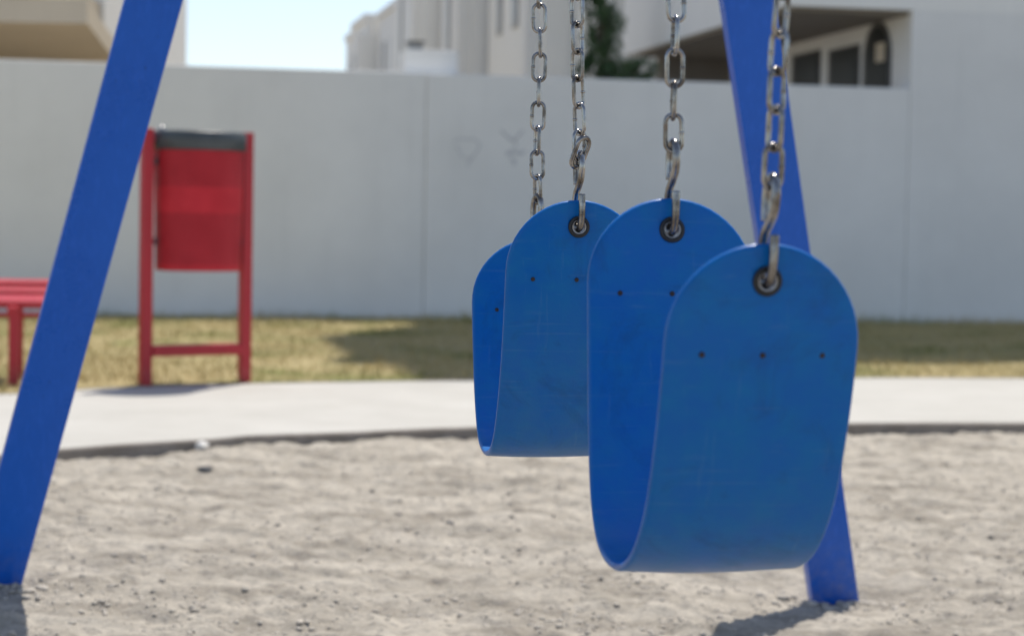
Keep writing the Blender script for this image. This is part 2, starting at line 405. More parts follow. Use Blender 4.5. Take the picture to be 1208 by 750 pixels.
# lawn between path and wall: gently uneven sheet
bm = BM(); NXL, NYL = 200, 60
grid = []
for i in range(NXL+1):
    x = -9+20*i/NXL; y0 = interpY(FE, x)-.01
    q0 = (x-WB.x)/U.x; yw = (WB+U*q0).y+.25
    grid.append([bm.verts.new((x, y0+(yw-y0)*j/NYL, .004+.022*abs(noise.noise(Vector((x*2.5,(y0+(yw-y0)*j/NYL)*2.5,0))))*min(1,j/4))) for j in range(NYL+1)])
for i in range(NXL):
    for j in range(NYL): bm.faces.new((grid[i][j],grid[i+1][j],grid[i+1][j+1],grid[i][j+1]))
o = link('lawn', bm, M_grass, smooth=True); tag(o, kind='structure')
# grass blades
rnd = np.random.default_rng(11); NB = 70000
bx = rnd.uniform(-4.6, 5.2, NB); C = np.empty((NB,3,3))
by = np.empty(NB); 
fx = np.array([p.x for p in FE]); fy = np.array([p.y for p in FE])
y0 = np.interp(bx, fx, fy)+.01; yw = WB.y+(bx-WB.x)/U.x*U.y-.02
by = y0+(yw-y0)*rnd.random(NB)
dens = np.array([noise.noise(Vector((float(a)*1.5,float(b)*1.5,5))) for a, b in zip(bx, by)])
hh = rnd.uniform(.015,.045,NB)*(1+.5*dens)*np.where(yw-by < .18, 1.7, 1)
ang = rnd.uniform(0,2*math.pi,NB); w = rnd.uniform(.002,.0045,NB)
C[:,0] = np.stack([bx-w*np.cos(ang), by-w*np.sin(ang), np.full(NB,.003)],1)
C[:,1] = np.stack([bx+w*np.cos(ang), by+w*np.sin(ang), np.full(NB,.003)],1)
lean = rnd.uniform(-.03,.03,(NB,2)); C[:,2] = np.stack([bx+lean[:,0], by+lean[:,1], hh+.004],1)
tag(link_me('grass', np_mesh('grass', C.reshape(-1,3), np.arange(NB*3).reshape(NB,3)), M_blade),
    'short patchy grass, straw yellow and green, between path and wall', 'grass', kind='stuff')
# ground sheet to the horizon
bm = BM(); bmesh.ops.create_grid(bm, x_segments=2, y_segments=2, size=2500)
o = link('ground', bm, mat('dry_earth', (.30,.26,.20), rough=.95, spec=.1, var=.2, vscale=.5)); o.location = (0,0,-.20); tag(o, kind='structure')

# ------------------------------------------------------------------ garden wall
def top_z(px, py, b=0):  return atPlane(px, py, WB+V*b, V).z
zw = (top_z(30,70)+top_z(1000,103))/2
W = empty('garden_wall', wall_pt(0), 'long plain grey plastered garden wall behind the grass strip', 'wall')
aL, aS, aE = -12, a_at(500), a_at(1068)
bm = BM(); ubox(bm, WB, aL, aS-.001, .0, .16, -.2, zw); link('wall_panel', bm, M_wall, W, bevel=.008)
bm = BM(); ubox(bm, WB, aS+.001, aE, -.008, .15, -.2, zw-.004); link('wall_panel', bm, M_wall, W, bevel=.008)
bm = BM(); ubox(bm, WB, a_at(478), a_at(541), .165, .45, -.2, top_z(510,60,.2)); link('pier', bm, M_wall, W, bevel=.008)
# faint scribbles on the plaster
def scribble(pts, w):
    P = catmull([atPlane(x,y,WB-V*.0105,V) for x,y in pts], 8); bm = BM(); prev = None
    for i, p in enumerate(P):
        t = (P[min(i+1,len(P)-1)]-P[max(i-1,0)]).normalized(); n = t.cross(V); ww = w*(.6+.6*abs(noise.noise(p*20)))
        a, b = bm.verts.new(p+n*ww), bm.verts.new(p-n*ww)
        if prev: bm.faces.new((prev[0],a,b,prev[1]))
        prev = (a,b)
    link('graffiti', bm, M_smudge, W)
scribble([(535,168),(541,164),(550,165),(559,165),(566,171),(562,180),(553,192),(551,197)], .007)
scribble([(538,172),(545,185),(552,187),(558,187)], .006)
scribble([(591,154),(600,163),(606,166),(612,160),(617,154)], .010)
scribble([(597,182),(605,180),(612,181),(619,180)], .016)
scribble([(602,188),(607,190),(606,196)], .012)
scribble([(604,163),(609,172),(602,178)], .005)
# wall lamp box on the pier
L_ = empty('wall_lamp', WB+U*a_at(492)+V*.30+Z*top_z(492,62,.2), 'small dark box lamp on top of the wall pier', 'lamp')
ztop = top_z(510,60,.2)
bm = BM(); ubox(bm, WB, a_at(484), a_at(501), .22, .34, ztop+.001, ztop+.055); link('housing', bm, M_pane_frame, L_, bevel=.004)
bm = BM(); ubox(bm, WB, a_at(482), a_at(503), .20, .36, ztop+.056, ztop+.068); link('cover', bm, M_frame, L_, bevel=.003)

# ------------------------------------------------------------------ houses on the right
def house_origin(name, a, b, label, group=None, cat='house'):
    return empty(name, wall_pt(a,b), label, cat, group)
zs = atPlane(1000, 9.5, WB, V).z            # soffit of the carport
aC = a_at(920); aE = a_at(1068)
H1 = house_origin('house', aE, 0, 'large white house at the right edge whose upper floor juts over an open carport', 'white houses beyond the wall')
HT = 9.0
bm = BM(); ubox(bm, WB, aE+.0005, aE+7, -.010, 8, -.2, zs-.001); link('wall', bm, M_wall, H1)
HS = 11.3; aT = a_at(860); ap = aC-1.15
bm = BM(); ubox(bm, WB, aC, aE+7, -.010, 4.9, zs, 6.2); link('upper_floor', bm, M_white, H1)
bm = BM(); ubox(bm, WB, ap, aE+7, -.05, 1.9, 6.203, HS); link('shadow_floors', bm, M_white, H1)  # unseen upper floors; overhang and height shaped to cast the lawn shadow
bm = BM(); ubox(bm, WB, ap+.75, aE+7, 1.903, 8, 6.203, HS-.05); link('shadow_floors', bm, M_white, H1)  # unseen rear part, set back to shape the shadow's left border
bm = BM(); ubox(bm, WB, aT, aT+1.2, .0, 1.9, HS+.003, 14.2); link('shadow_tower', bm, M_white, H1)  # unseen block added to lengthen the middle of the lawn shadow
bm = BM(); ubox(bm, WB, ap+.05, ap+.28, .1, .4, HS+.003, HS+.8); link('shadow_stack', bm, M_white, H1)  # unseen stub added for a thin streak in the lawn shadow
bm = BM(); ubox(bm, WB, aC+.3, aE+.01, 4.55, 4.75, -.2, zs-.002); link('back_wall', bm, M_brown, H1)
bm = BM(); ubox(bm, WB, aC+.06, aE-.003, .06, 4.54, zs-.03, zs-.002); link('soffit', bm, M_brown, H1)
# window + arched opening in the carport side wall (faces left): built proud of the wall
def side_rect(px0, px1, py0, py1, offs, mat_, parent, name, arch=False):
    n = U; p0 = WB+U*(aE-offs)
    A = atPlane(px0, py0, p0, n); B = atPlane(px1, py0, p0, n); b0 = (A-WB).dot(V); b1 = (B-WB).dot(V)
    zt = max(A.z,B.z); zb = min(atPlane(px0,py1,p0,n).z, atPlane(px1,py1,p0,n).z)
    bm = BM()
    if not arch: ubox(bm, WB, aE-offs, aE+.02, min(b0,b1), max(b0,b1), zb, zt)
    else:
        bc = (b0+b1)/2; rr = abs(b1-b0)/2; prof = [(bc-rr,zb)]+[(bc-rr*math.cos(t), zt-rr+rr*math.sin(t)) for t in [math.pi*k/16 for k in range(17)]]+[(bc+rr,zb)]
        f = [bm.verts.new(wall_pt(aE-offs, b, z)) for b, z in prof]; g = [bm.verts.new(wall_pt(aE+.02, b, z)) for b, z in prof]
        bm.faces.new(f); bm.faces.new(g[::-1])
        for i in range(len(f)): bm.faces.new((f[i], g[i], g[(i+1)%len(f)], f[(i+1)%len(f)]))
    return link(name, bm, mat_, parent)
wf = side_rect(1050,1019,30,110,.020,M_frame,H1,'window',True); side_rect(1047,1022,35,110,.028,M_dark,wf,'pane',True); side_rect(1043,1033,52,72,.036,M_cream,wf,'curtain')
wf = side_rect(1012,977,60,110,.020,M_frame,H1,'window'); side_rect(1010,980,62,110,.028,M_dark,wf,'pane')
wf = side_rect(966,934,66,110,.020,M_frame,H1,'window'); side_rect(964,937,68,110,.028,M_dark,wf,'pane')
# row of terraced houses receding beyond it, facades facing left
aF = aC
def b_at(px):   # depth behind wall where the facade line shows at column px
    q = atPlane(px, 100, WB+U*aF, U); return (q-WB).dot(V)
zr = atPlane(440, 24, WB+U*aF, U).z
rows = [ # px near, px far, setback along U, height, material, label
 (700,652,.25,6.6,M_white,'white terraced house with one tall narrow window, nearest of the receding row'),
 (651,584,-.10,6.2,M_white,'white terraced house with two narrow windows, second in the receding row'),
 (583,546,-.30,5.6,M_greyr,'pale grey terraced house standing forward of its neighbours, third in the receding row'),
 (545,508,.15,5.2,M_white,'set back white terraced house, fourth in the receding row'),
 (507,472,-.1,4.9,M_white,'white terraced house behind the small lamp on the wall pier, fifth in the receding row'),
 (471,440,.1,zr,M_greyr,'pale grey terraced house with the small beige porch, sixth in the receding row'),
 (439,422,-.12,zr,M_white,'narrow white terraced house, last but one of the receding row'),
 (421,405,.05,zr,M_white,'narrow white terraced house at the far end of the receding row, against the sky')]
for i, (p0, p1, off, h, mt, lab) in enumerate(rows):
    b0, b1 = b_at(p0), b_at(p1); a = aF+off
    H = house_origin('terraced_house', a, b0, lab, 'white houses beyond the wall')
    bm = BM(); ubox(bm, WB, a, a+6, b0, b1-.02, -.2, h); link('wall', bm, mt, H)
    bm = BM(); ubox(bm, WB, a-.05, a+6.02, b0-.03, b1-.03, h+.002, h+.12); link('parapet', bm, mt, H)
    # buttress strip and windows on the facade
    L = b1-b0
    bm = BM(); ubox(bm, WB, a-.16, a-.002, b0+.06*L, b0+(.12 if i == 1 else .2)*L, -.2, h-.25); link('pilaster', bm, M_greyr if i in (1,) else mt, H)
    for fr in ((.42,.52),(.72,.80)):
        bm = BM(); ubox(bm, WB, a-.025, a+.02, b0+fr[0]*L, b0+fr[1]*L, 2.9 if i > 1 else 3.0, h-.5); wd = link('window', bm, M_pane_frame, H)
        bm = BM(); ubox(bm, WB, a-.035, a+.01, b0+(fr[0]+.015)*L, b0+(fr[1]-.015)*L, 2.95 if i > 1 else 3.05, h-.55); link('pane', bm, mat('pane_grey',(.38,.39,.40),rough=.4,var=.1), wd)
    if i == 5:
        bm = BM(); 
        q0, q1 = b0+.05*L, b0+.55*L
        c = [wall_pt(a-.9,q0,2.05), wall_pt(a-.003,q0,2.05), wall_pt(a-.003,q1,2.05), wall_pt(a-.9,q1,2.05),
             wall_pt(a-.9,q0,2.15), wall_pt(a-.003,q0,3.0), wall_pt(a-.003,q1,3.0), wall_pt(a-.9,q1,2.15)]
        hexa(bm, c); link('porch_roof', bm, M_cream, H)
# ------------------------------------------------------------------ house at the upper left
HL = empty('balcony_house', Vector((-4.6, 20, 0)), 'cream house with deep balcony slabs above the wall, upper left corner', 'house')
def slab(pts, z0, z1, name, m_, bev=0):
    bm = BM(); lo_ = [bm.verts.new((x,y,z0)) for x,y in pts]; hi = [bm.verts.new((x,y,z1)) for x,y in pts]
    bm.faces.new(lo_[::-1]); bm.faces.new(hi); n = len(pts)
    for i in range(n): bm.faces.new((lo_[i], lo_[(i+1)%n], hi[(i+1)%n], hi[i]))
    return link(name, bm, m_, HL, bevel=bev)
zA = atY(100,28,17.0).z
def atZ(px, py, z):
    d = ray(px,py); return CAM+d*((z-EYE)/d.z)
n1 = atZ(103,28,zA); f1_ = atZ(136,72,zA)
slab([(-9,n1.y),(n1.x,n1.y),(f1_.x,f1_.y),(-9,f1_.y)], zA, zA+.20, 'balcony_slab', M_cream)
zB = zA+.50
n2 = atZ(78,-3,zB); f2 = atZ(118,27,zB)
slab([(-9,n2.y-1.2),(n2.x-.25,n2.y-1.2),(f2.x,f2.y),(-9,f2.y)], zB, zB+.22, 'balcony_slab', M_cream)
slab([(-9,f2.y+.01),(f2.x+.04,f2.y+.01),(f2.x+.04,f2.y+3.0),(-9,f2.y+3.0)], zA+.21, 7.5, 'upper_wall', M_white)
xw = atY(128,40,24.0).x
slab([(xw,23.4),(xw+.14,23.4),(xw+.14,26),(xw,26)], -.2, 7.0, 'pilaster', M_white)
slab([(xw+.141,24.0),(xw+.27,24.0),(xw+.27,26),(xw+.141,26)], -.2, 6.8, 'wall', M_greyr)
xw2 = atY(168,40,25.0).x
slab([(xw+.271,24.4),(xw2,24.4),(xw2,28),(xw+.271,28)], -.2, 6.8, 'wall', M_white)
slab([(-9,f1_.y+.02),(f1_.x-.05,f1_.y+.02),(f1_.x-.05,f1_.y+.3),(-9,f1_.y+.3)], -.2, zA-.003, 'wall', M_cream)

# ------------------------------------------------------------------ tree behind the wall
def tree(name, base, h, blobs, nleaf, label, seed):
    t = empty(name, base, label, 'tree'); rn = random.Random(seed)
    bm = BM()
    P = [base+Vector((.02*math.sin(k*1.3), .02*math.cos(k*1.7), h*k/8)) for k in range(9)]
    tube(bm, P, [.05*(1-.09*k) for k in range(9)], 8)
    for c, r in blobs:
        s = base+Z*(max(.4, (c.z-base.z)*.6)); mid = (s+c)/2+Vector((rn.uniform(-.05,.05),)*3)
        tube(bm, [s, mid, c], [.02,.013,.006], 6)
    link('trunk', bm, M_bark, t, smooth=True)
    Cs = []
    for c, r in blobs:
        n = int(nleaf*r[0]*r[2])
        for k in range(n):
            d = Vector((rn.gauss(0,1), rn.gauss(0,1), rn.gauss(0,1))).normalized()*rn.random()**.45
            p = c+Vector((d.x*r[0], d.y*r[1], d.z*r[2]))
            if noise.noise(p*9) < -.02: continue
            a = Vector((rn.gauss(0,1),rn.gauss(0,1),rn.gauss(0,1))).normalized(); b = a.orthogonal().normalized(); L = rn.uniform(.02,.042)
            Cs.append([p-a*L, p+b*L*.4, p+a*L, p-b*L*.4])
    C = np.array([[list(q) for q in r4] for r4 in Cs]).reshape(-1,3)
    link_me('crown', np_mesh('crown', C, np.arange(len(C)).reshape(-1,4)), M_leaf, t)
def tp(px, py, Y): return atY(px, py, Y)
YT = 18.2
b0 = tp(712, 92, YT); b0.z = -.2
tree('small_tree', b0, 2.2, [(tp(708,60,YT),(.21,.22,.22)),(tp(714,28,YT),(.19,.2,.17)),(tp(706,5,YT),(.16,.17,.15)),(tp(708,-20,YT),(.16,.2,.2)),(tp(712,84,YT),(.26,.25,.17)),(tp(748,82,YT-.3),(.24,.2,.11)),(tp(722,110,YT),(.35,.3,.2))],
     26000, 'dark green leafy tree rising behind the wall beside the carport', 3)

# ------------------------------------------------------------------ swing frame
def xbeam(Y): return (1217-462*Y)/2400
fL = G(-7,690,-.010); fL.z = -.010
fLp = atY(-7,690,3.95); fRp = fLp.copy()
p0 = fLp
LEAN = .28
nl = (V + Z*LEAN).normalized()                        # the end frame leans inwards over the swings
legL0 = atPlane(-7,690,p0,nl); legL1 = atPlane(181,0,p0,nl)
legR0 = atPlane(984,712,p0,nl); legR1 = atPlane(881,0,p0,nl)
ZB = 2.62
def ext(a, b, z): return a+(b-a)*((z-a.z)/(b.z-a.z))
LT, RT = ext(legL0,legL1,ZB), ext(legR0,legR1,ZB)
LB, RB = ext(legL0,legL1,-.30), ext(legR0,legR1,-.30)
print('legs', legL0, legR0, LT, RT, 'sand', sand_h(legL0.x,legL0.y), sand_h(legR0.x,legR0.y))
FR = empty('swing_stand', Vector(((legL0.x+legR0.x)/2, legL0.y, 0)), 'royal blue steel swing stand with slanting flat sided legs set in the sand', 'swing stand')
for a, b in ((LB,LT),(RB,RT)):
    bm = BM(); obox(bm, a, b, U, .100, .042); link('leg', bm, M_blue, FR, bevel=.0035)
bm = BM(); obox(bm, LT-U*.12-Z*.03, RT+U*.12-Z*.03, Z, .09, .06); o=link('crossbar', bm, M_blue, FR, bevel=.004)
YN = -1.6
YE_ = (LT.y+RT.y)/2
bend = Vector((xbeam(YE_),YE_,ZB+.06)); bst = Vector((xbeam(YN),YN,ZB+.06))
bm = BM(); tube(bm, [bst-V*.15, bend+V*.15], .045, 20); link('beam', bm, M_blue, FR, smooth=False, bevel=.002)
# near end of the frame, behind the viewer
for s, wd_ in ((-1,.85),(1,.85)):
    bm = BM(); obox(bm, bst+U*(s*wd_)-Z*(ZB+.36), bst+U*(s*.25)-Z*.06, U, .100, .042); link('leg', bm, M_blue, FR, bevel=.0035)
bm = BM(); obox(bm, bst-U*.4-Z*.09, bst+U*.4-Z*.09, Z, .09, .06); link('crossbar', bm, M_blue, FR, bevel=.004)

# ------------------------------------------------------------------ swings
SW = .0800   # half width of the strap
def strap(profile, parent):
    P = catmull([Vector((xbeam(Y), Y, z)) for Y, z in profile], 24)
    d = [0]
    for a, b in zip(P, P[1:]): d.append(d[-1]+(b-a).length)
    Ltot = d[-1]
    def at(s):
        s = max(0, min(Ltot, s)); lo_, hi = 0, len(d)-1
        while hi-lo_ > 1:
            mid = (lo_+hi)//2
            if d[mid] <= s: lo_ = mid
            else: hi = mid
        t = (s-d[lo_])/(d[lo_+1]-d[lo_]); return P[lo_].lerp(P[lo_+1], t)
    def frame(s):
        t = (at(s+.006)-at(s-.006)).normalized(); return at(s), t, U.cross(t).normalized()   # normal points outwards/inwards
    th = .0034; NS, NC = 110, 26
    bm = BM(); uvl = bm.loops.layers.uv.new('UVMap'); vs = {}
    half = Ltot/2
    def loop(inset, hgt):
        r = SW-inset; out = []
        for k in range(NS+1): out.append((SW+(Ltot-2*SW)*k/NS, r))
        for k in range(1, NC): a = math.pi/2-math.pi*k/NC; out.append((Ltot-SW+r*math.cos(a), r*math.sin(a)))
        for k in range(NS+1): out.append((Ltot-SW-(Ltot-2*SW)*k/NS, -r))
        for k in range(1, NC): a = -math.pi/2-math.pi*k/NC; out.append((SW+r*math.cos(a), r*math.sin(a)))
        ring = []
        for s, t in out:
            p, tg, nn = frame(s)
            # slight cupping of the strap across its width plus small waviness
            cup = .0022*(t/SW)**2 + .0012*noise.noise(Vector((s*9, t*9, Ltot*7)))
            v = bm.verts.new(p+U*t+nn*(hgt+cup)); vs[v] = (t, s-half); ring.append(v)
        return ring
    rings = []
    ins_round = [(th*(1-math.cos(a)), th*math.sin(a)) for a in [math.pi/2*k/4 for k in range(5)]]
    flat = [.0075,.016,.028,.042,.056,.068,.0775]
    up_ = [loop(i_, h_) for i_, h_ in ins_round]+[loop(i_, th) for i_ in flat]
    dn_ = [up_[0]]+[loop(i_, -h_) for i_, h_ in ins_round[1:]]+[loop(i_, -th) for i_ in flat]
    for seq in (up_, dn_):
        for A, B in zip(seq, seq[1:]):
            n = len(A)
            for k in range(n): bm.faces.new((A[k], A[(k+1)%n], B[(k+1)%n], B[k]))
        I = seq[-1]; n = len(I)
        for k in range(NS): bm.faces.new((I[k], I[k+1], I[NS+NC+(NS-k-1)], I[NS+NC+(NS-k)]))
        bm.faces.new([I[j] for j in range(NS, NS+NC+1)])
        bm.faces.new([I[j % n] for j in range(NS+NC+NS, n+1)])
    bmesh.ops.recalc_face_normals(bm, faces=bm.faces)
    rim_vs = set(v for ring in (up_[:3]+dn_[:3]) for v in ring)
    for f in bm.faces:
        f.smooth = True
        if all(v in rim_vs for v in f.verts): f.material_index = 1
        for l in f.loops: l[uvl].uv = vs[l.vert]
    me = bpy.data.meshes.new('seat'); bm.to_mesh(me); bm.free(); me.materials.append(M_seat); me.materials.append(M_edge)
    ob = bpy.data.objects.new('seat', me); COL.objects.link(ob)
    return ob, frame, Ltot
def hole_cut(ob, centers):
    bmc = BM()
    for c, ax in centers:
        q = Vector((0,0,1)).rotation_difference(ax).to_matrix().to_4x4()
        bmesh.ops.create_cone(bmc, cap_ends=True, segments=32, radius1=.0068, radius2=.0068, depth=.04, matrix=Matrix.Translation(c) @ q)
    mc = bpy.data.meshes.new('cut'); bmc.to_mesh(mc); bmc.free(); co_ = bpy.data.objects.new('cut', mc); COL.objects.link(co_)
    md = ob.modifiers.new('b', 'BOOLEAN'); md.operation = 'DIFFERENCE'; md.object = co_; md.solver = 'EXACT'
    bpy.context.view_layer.update()
    dg = bpy.context.evaluated_depsgraph_get(); me = bpy.data.meshes.new_from_object(ob.evaluated_get(dg))
    ob.modifiers.clear(); ob.data = me; bpy.data.objects.remove(co_); bpy.data.meshes.remove(mc)
def lathe(bm, c, ax, prof, seg=32):
    a = ax.orthogonal().normalized(); b = ax.cross(a); rings = []
    for r, h in prof: rings.append([bm.verts.new(c+ax*h+a*(r*math.cos(2*math.pi*k/seg))+b*(r*math.sin(2*math.pi*k/seg))) for k in range(seg)])
    for A, B in zip(rings, rings[1:]+rings[:1]):
        for k in range(seg): bm.faces.new((A[k], A[(k+1)%seg], B[(k+1)%seg], B[k]))
def link_path(c, d, wd, Lo=.0385, Wo=.0192, r=.0022, n=10):
    """centre line of a stadium shaped link"""
    R_ = Wo/2-r; hl = Lo/2-r-R_; pts = []
    for k in range(n+1):
        a = math.pi*k/n; pts.append(c+d*(hl+R_*math.sin(a))+wd*(R_*math.cos(a)))
    for k in range(n+1):
        a = math.pi+math.pi*k/n; pts.append(c+d*(-hl+R_*math.sin(a))+wd*(R_*math.cos(a)))
    return pts
def chain(parent, p0, d, theta0, twist, ztop, sway):
    r = .0022; Lo = .0385; pitch = Lo-4*r; bm = BM()
    side = d.cross(V).normalized(); s2 = d.cross(side).normalized()
    k = 0; c = p0+d*(Lo/2-2*r)
    rn = random.Random(int(p0.y*1000))
    while c.z+Lo/2 < ztop:
        th = theta0+(math.pi/2 if k % 2 else 0)+twist*k+rn.uniform(-.13,.13)
        wd = side*math.cos(th)+s2*math.sin(th); tilt = (d+side*rn.uniform(-.04,.04)+s2*rn.uniform(-.04,.04)).normalized()
        wd = (wd-tilt*wd.dot(tilt)).normalized(); near = c.z < 1.25
        pts = link_path(c, tilt, wd, Lo, .0192, r, 10 if near else 5); tube(bm, pts, r, 12 if near else 6, closed=True)
        if near:  # weld bead half way up one side
            wp = c-wd*(.0192/2-r); tube(bm, [wp-tilt*.0014, wp-tilt*.0009, wp+tilt*.0009, wp+tilt*.0014], [r*1.02, r*1.18, r*1.18, r*1.02], 12)
        c = c+tilt*pitch; k += 1
    link('chain', bm, M_steel, parent, smooth=True); return c
def s_hook(parent, hole, tw, lean):
    v = (V*math.cos(tw)+U*math.sin(tw)).normalized(); d = lean
    prof = [(-.0115,.036),(-.0125,.022),(-.0120,.010),(-.0085,.0005),(0,-.0028),(.0080,.002),(.0112,.012),(.0115,.026),(.0085,.037),(.0005,.045),
            (-.0070,.054),(-.0092,.066),(-.0070,.0765),(.0005,.0815),(.0082,.0765),(.0105,.066),(.0098,.054),(.0085,.047)]
    P = catmull([hole+v*a+d*z for a, z in prof], 6)
    bm = BM(); n = len(P); rad = [.0037]*n
    tube(bm, P, rad, 16); link('s_hook', bm, M_steel, parent, smooth=True, bevel=0)
    return hole+d*.0775

def swing(profile, label, chains, name='swing'):
    c0 = profile[len(profile)//2]
    T = empty(name, Vector((xbeam(c0[0]), c0[0], 0)), label, 'swing', 'belt swings hanging from the blue stand')
    ob, frame, Lt = strap(profile, T)
    ends = []
    for s, sg_ in ((.0295, 1), (Lt-.0295, -1)):
        p, t, n = frame(s); ends.append((p, t, n, s, sg_))
    hole_cut(ob, [(p+n*.0005, n) for p, t, n, s, sg_ in ends])
    me = ob.data
    ob.parent = T; ob.location = -T.location
    for (p, t, n, s, sg_), (pxt, th, tw, hk) in zip(ends, chains):
        # grommet: black flange on both faces with a zinc barrel
        bm = BM()
        for q in (1, -1):
            lathe(bm, p, n*q, [(.0078,.0030),(.0115,.0034),(.0122,.0044),(.0112,.0058),(.0090,.0061),(.0078,.0052)])
        g = link('grommet', bm, M_black, ob, smooth=True)
        g.location = (0,0,0)
        bm = BM(); lathe(bm, p, n, [(.0066,-.0056),(.0079,-.0060),(.0079,.0060),(.0066,.0056)]); e = link('eyelet', bm, M_eyelet, g, smooth=False, bevel=.0003); e.location = (0,0,0)
        e.parent = ob
        for tt in (-.0495, 0, .0495):
            pp, t2, n2 = frame(s+sg_*.0590); bm = BM(); cup = .0022*(tt/SW)**2
            for q in (1,-1):
                lathe(bm, pp+U*tt+n2*cup, n2*q, [(.0001,.0031),(.0024,.0031),(.0023,.0040),(.0013,.0044),(.0001,.0044)], 16)
            rv = link('rivet', bm, M_rivet, ob, smooth=True); rv.location = (0,0,0)
        hp = p
        topd = atY(pxt, 0, p.y); 
        dch = (topd-(hp+Z*.08)).normalized(); dch = (Vector((dch.x,0,dch.z))).normalized()
        d0 = (dch+Z*.3+U*.035).normalized()
        ht = s_hook(T, hp, hk, d0)
        chain(T, ht-d0*.0033*0-d0*.003, dch, th, tw, ZB+.02, 0)
    return T
near_prof = [(1.598,.7045),(1.600,.675),(1.606,.62),(1.624,.55),(1.652,.485),(1.695,.440),(1.750,.421),(1.808,.428),(1.842,.462),(1.858,.52),(1.868,.60),(1.880,.712),(1.882,.7415)]
far_prof = [(2.262,.742),(2.262,.7125),(2.268,.65),(2.280,.58),(2.298,.52),(2.322,.472),(2.352,.450),(2.392,.4455),(2.428,.462),(2.455,.51),(2.475,.575),(2.487,.640),(2.49,.667),(2.49,.6965)]
s1 = swing(near_prof, 'nearer swing, a scuffed blue rubber belt seat hanging folded, at the right', [(916,.25,.10,-.08),(794,-.35,.09,-.05)])
s2 = swing(far_prof, 'farther swing, a blue rubber belt seat half hidden behind the nearer one', [(681,.35,.09,-.10),(634,1.75,-.07,-.3)])
# loose spare link caught in the hook of the farther swing
hp = atY(672,267,2.262)
bm = BM(); cl = atY(684.5,180,2.256); dd = (Vector((.34,-.15,1))).normalized()
tube(bm, link_path(cl, dd, (U*.9+V*.45-dd*((U*.9+V*.45).dot(dd))).normalized(), .040,.0215,.0027), .0027, 12, closed=True)
link('loose_link', bm, M_steel, s2, smooth=True)

# ------------------------------------------------------------------ litter bin
bL = G(171,455); bR = atY(288,451,bL.y+.26); bR.z = 0
bu = (bR-bL).normalized(); bv = Vector((-bu.y,bu.x,0)); bc = (bL+bR)/2; span = (bR-bL).length
BIN = empty('litter_bin', bc, 'red perforated metal litter bin with dark rim between two posts on the grass edge', 'litter bin')
HB = 1.065
for q in (bL, bR):
    bm = BM(); obox(bm, Vector((q.x,q.y,-.05)), Vector((q.x,q.y,HB)), bu, .045, .045); link('post', bm, M_red, BIN, bevel=.003)
bm = BM(); obox(bm, bL+bu*.023+Z*.145, bR-bu*.023+Z*.145, Z, .046, .06); link('crossbar', bm, M_red, BIN, bevel=.003)
def perforated():
    M = bpy.data.materials.new('red_perforated_sheet'); M.use_nodes = True; nt = M.node_tree; L = nt.links.new
    b = nt.nodes['Principled BSDF']; b.inputs['Base Color'].default_value = (.34,.018,.028,1); b.inputs['Roughness'].default_value = .55; b.inputs['Specular IOR Level'].default_value = .25
    uv = nt.nodes.new('ShaderNodeTexCoord'); sp = nt.nodes.new('ShaderNodeSeparateXYZ'); L(uv.outputs['UV'], sp.inputs[0])
    def math_(op, a, b_=None):
        n = nt.nodes.new('ShaderNodeMath'); n.operation = op
        for i, v in enumerate((a, b_)):
            if v is None: continue
            if isinstance(v, (int, float)): n.inputs[i].default_value = v
            else: L(v, n.inputs[i])
        return n.outputs[0]
    P_ = 2*math.pi/.017
    c = math_('MULTIPLY', math_('COSINE', math_('MULTIPLY', sp.outputs['X'], P_)), math_('COSINE', math_('MULTIPLY', sp.outputs['Y'], P_)))
    holes = math_('GREATER_THAN', c, .33)
    band = math_('ADD', math_('MULTIPLY', math_('GREATER_THAN', sp.outputs['Y'], .235), math_('LESS_THAN', sp.outputs['Y'], .345)), math_('ADD', math_('LESS_THAN', sp.outputs['Y'], .02), math_('GREATER_THAN', sp.outputs['Y'], .565)))
    hole = math_('MULTIPLY', holes, math_('SUBTRACT', 1, band))
    pass
    nz = nt.nodes.new('ShaderNodeTexNoise'); nz.inputs['Scale'].default_value = 9; L(uv.outputs['UV'], nz.inputs['Vector'])
    rr_ = ramp(nt, .35, .7, (.48,.018,.028), (.56,.026,.038)); L(nz.outputs['Fac'], rr_.inputs['Fac']); L(mixc(nt, hole, rr_.outputs['Color'], (.05,.006,.009)), b.inputs['Base Color'])
    return M
rb = span/2-.039; z0, z1 = .485, 1.01
def ringp(a, r, z): return bc+bu*(.006+r*math.cos(a))+bv*(r*.92*math.sin(a))+Z*z
def shell(bm, r0, za, r1, zb, seg=64, uv=True, slope=.0):
    uvl = bm.loops.layers.uv.new('UVMap'); A=[];B=[]
    for k in range(seg):
        a = 2*math.pi*k/seg; A.append(bm.verts.new(ringp(a,r0,za))); B.append(bm.verts.new(ringp(a,r1,zb)))
    for k in range(seg):
        j = (k+1)%seg; f = bm.faces.new((A[k],A[j],B[j],B[k])); ss = [(k,0),(k+1,0),(k+1,1),(k,1)]
        for l, (kk, t) in zip(f.loops, ss): l[uvl].uv = (kk*2*math.pi/seg*r0, t*(zb-za)); f.smooth = True
    return A, B
bm = BM(); A,B = shell(bm, rb*.94, z0, rb, z1-.0); o = link('drum', bm, perforated(), BIN)
drum = o
bm = BM(); A,B = shell(bm, rb*.94-.002, z0-.006, rb*.94-.002, z0+.006); bm.faces.new(A); link('base', bm, M_red, BIN)
bm = BM()
prof = [(rb+.001,z1-.030),(rb+.010,z1-.028),(rb+.012,z1+.040),(rb+.004,z1+.048),(rb-.018,z1+.042),(rb-.020,z1+.0),(rb+.0,z1-.01)]
rg = [[bm.verts.new(ringp(2*math.pi*k/64,r,z)) for k in range(64)] for r,z in prof]
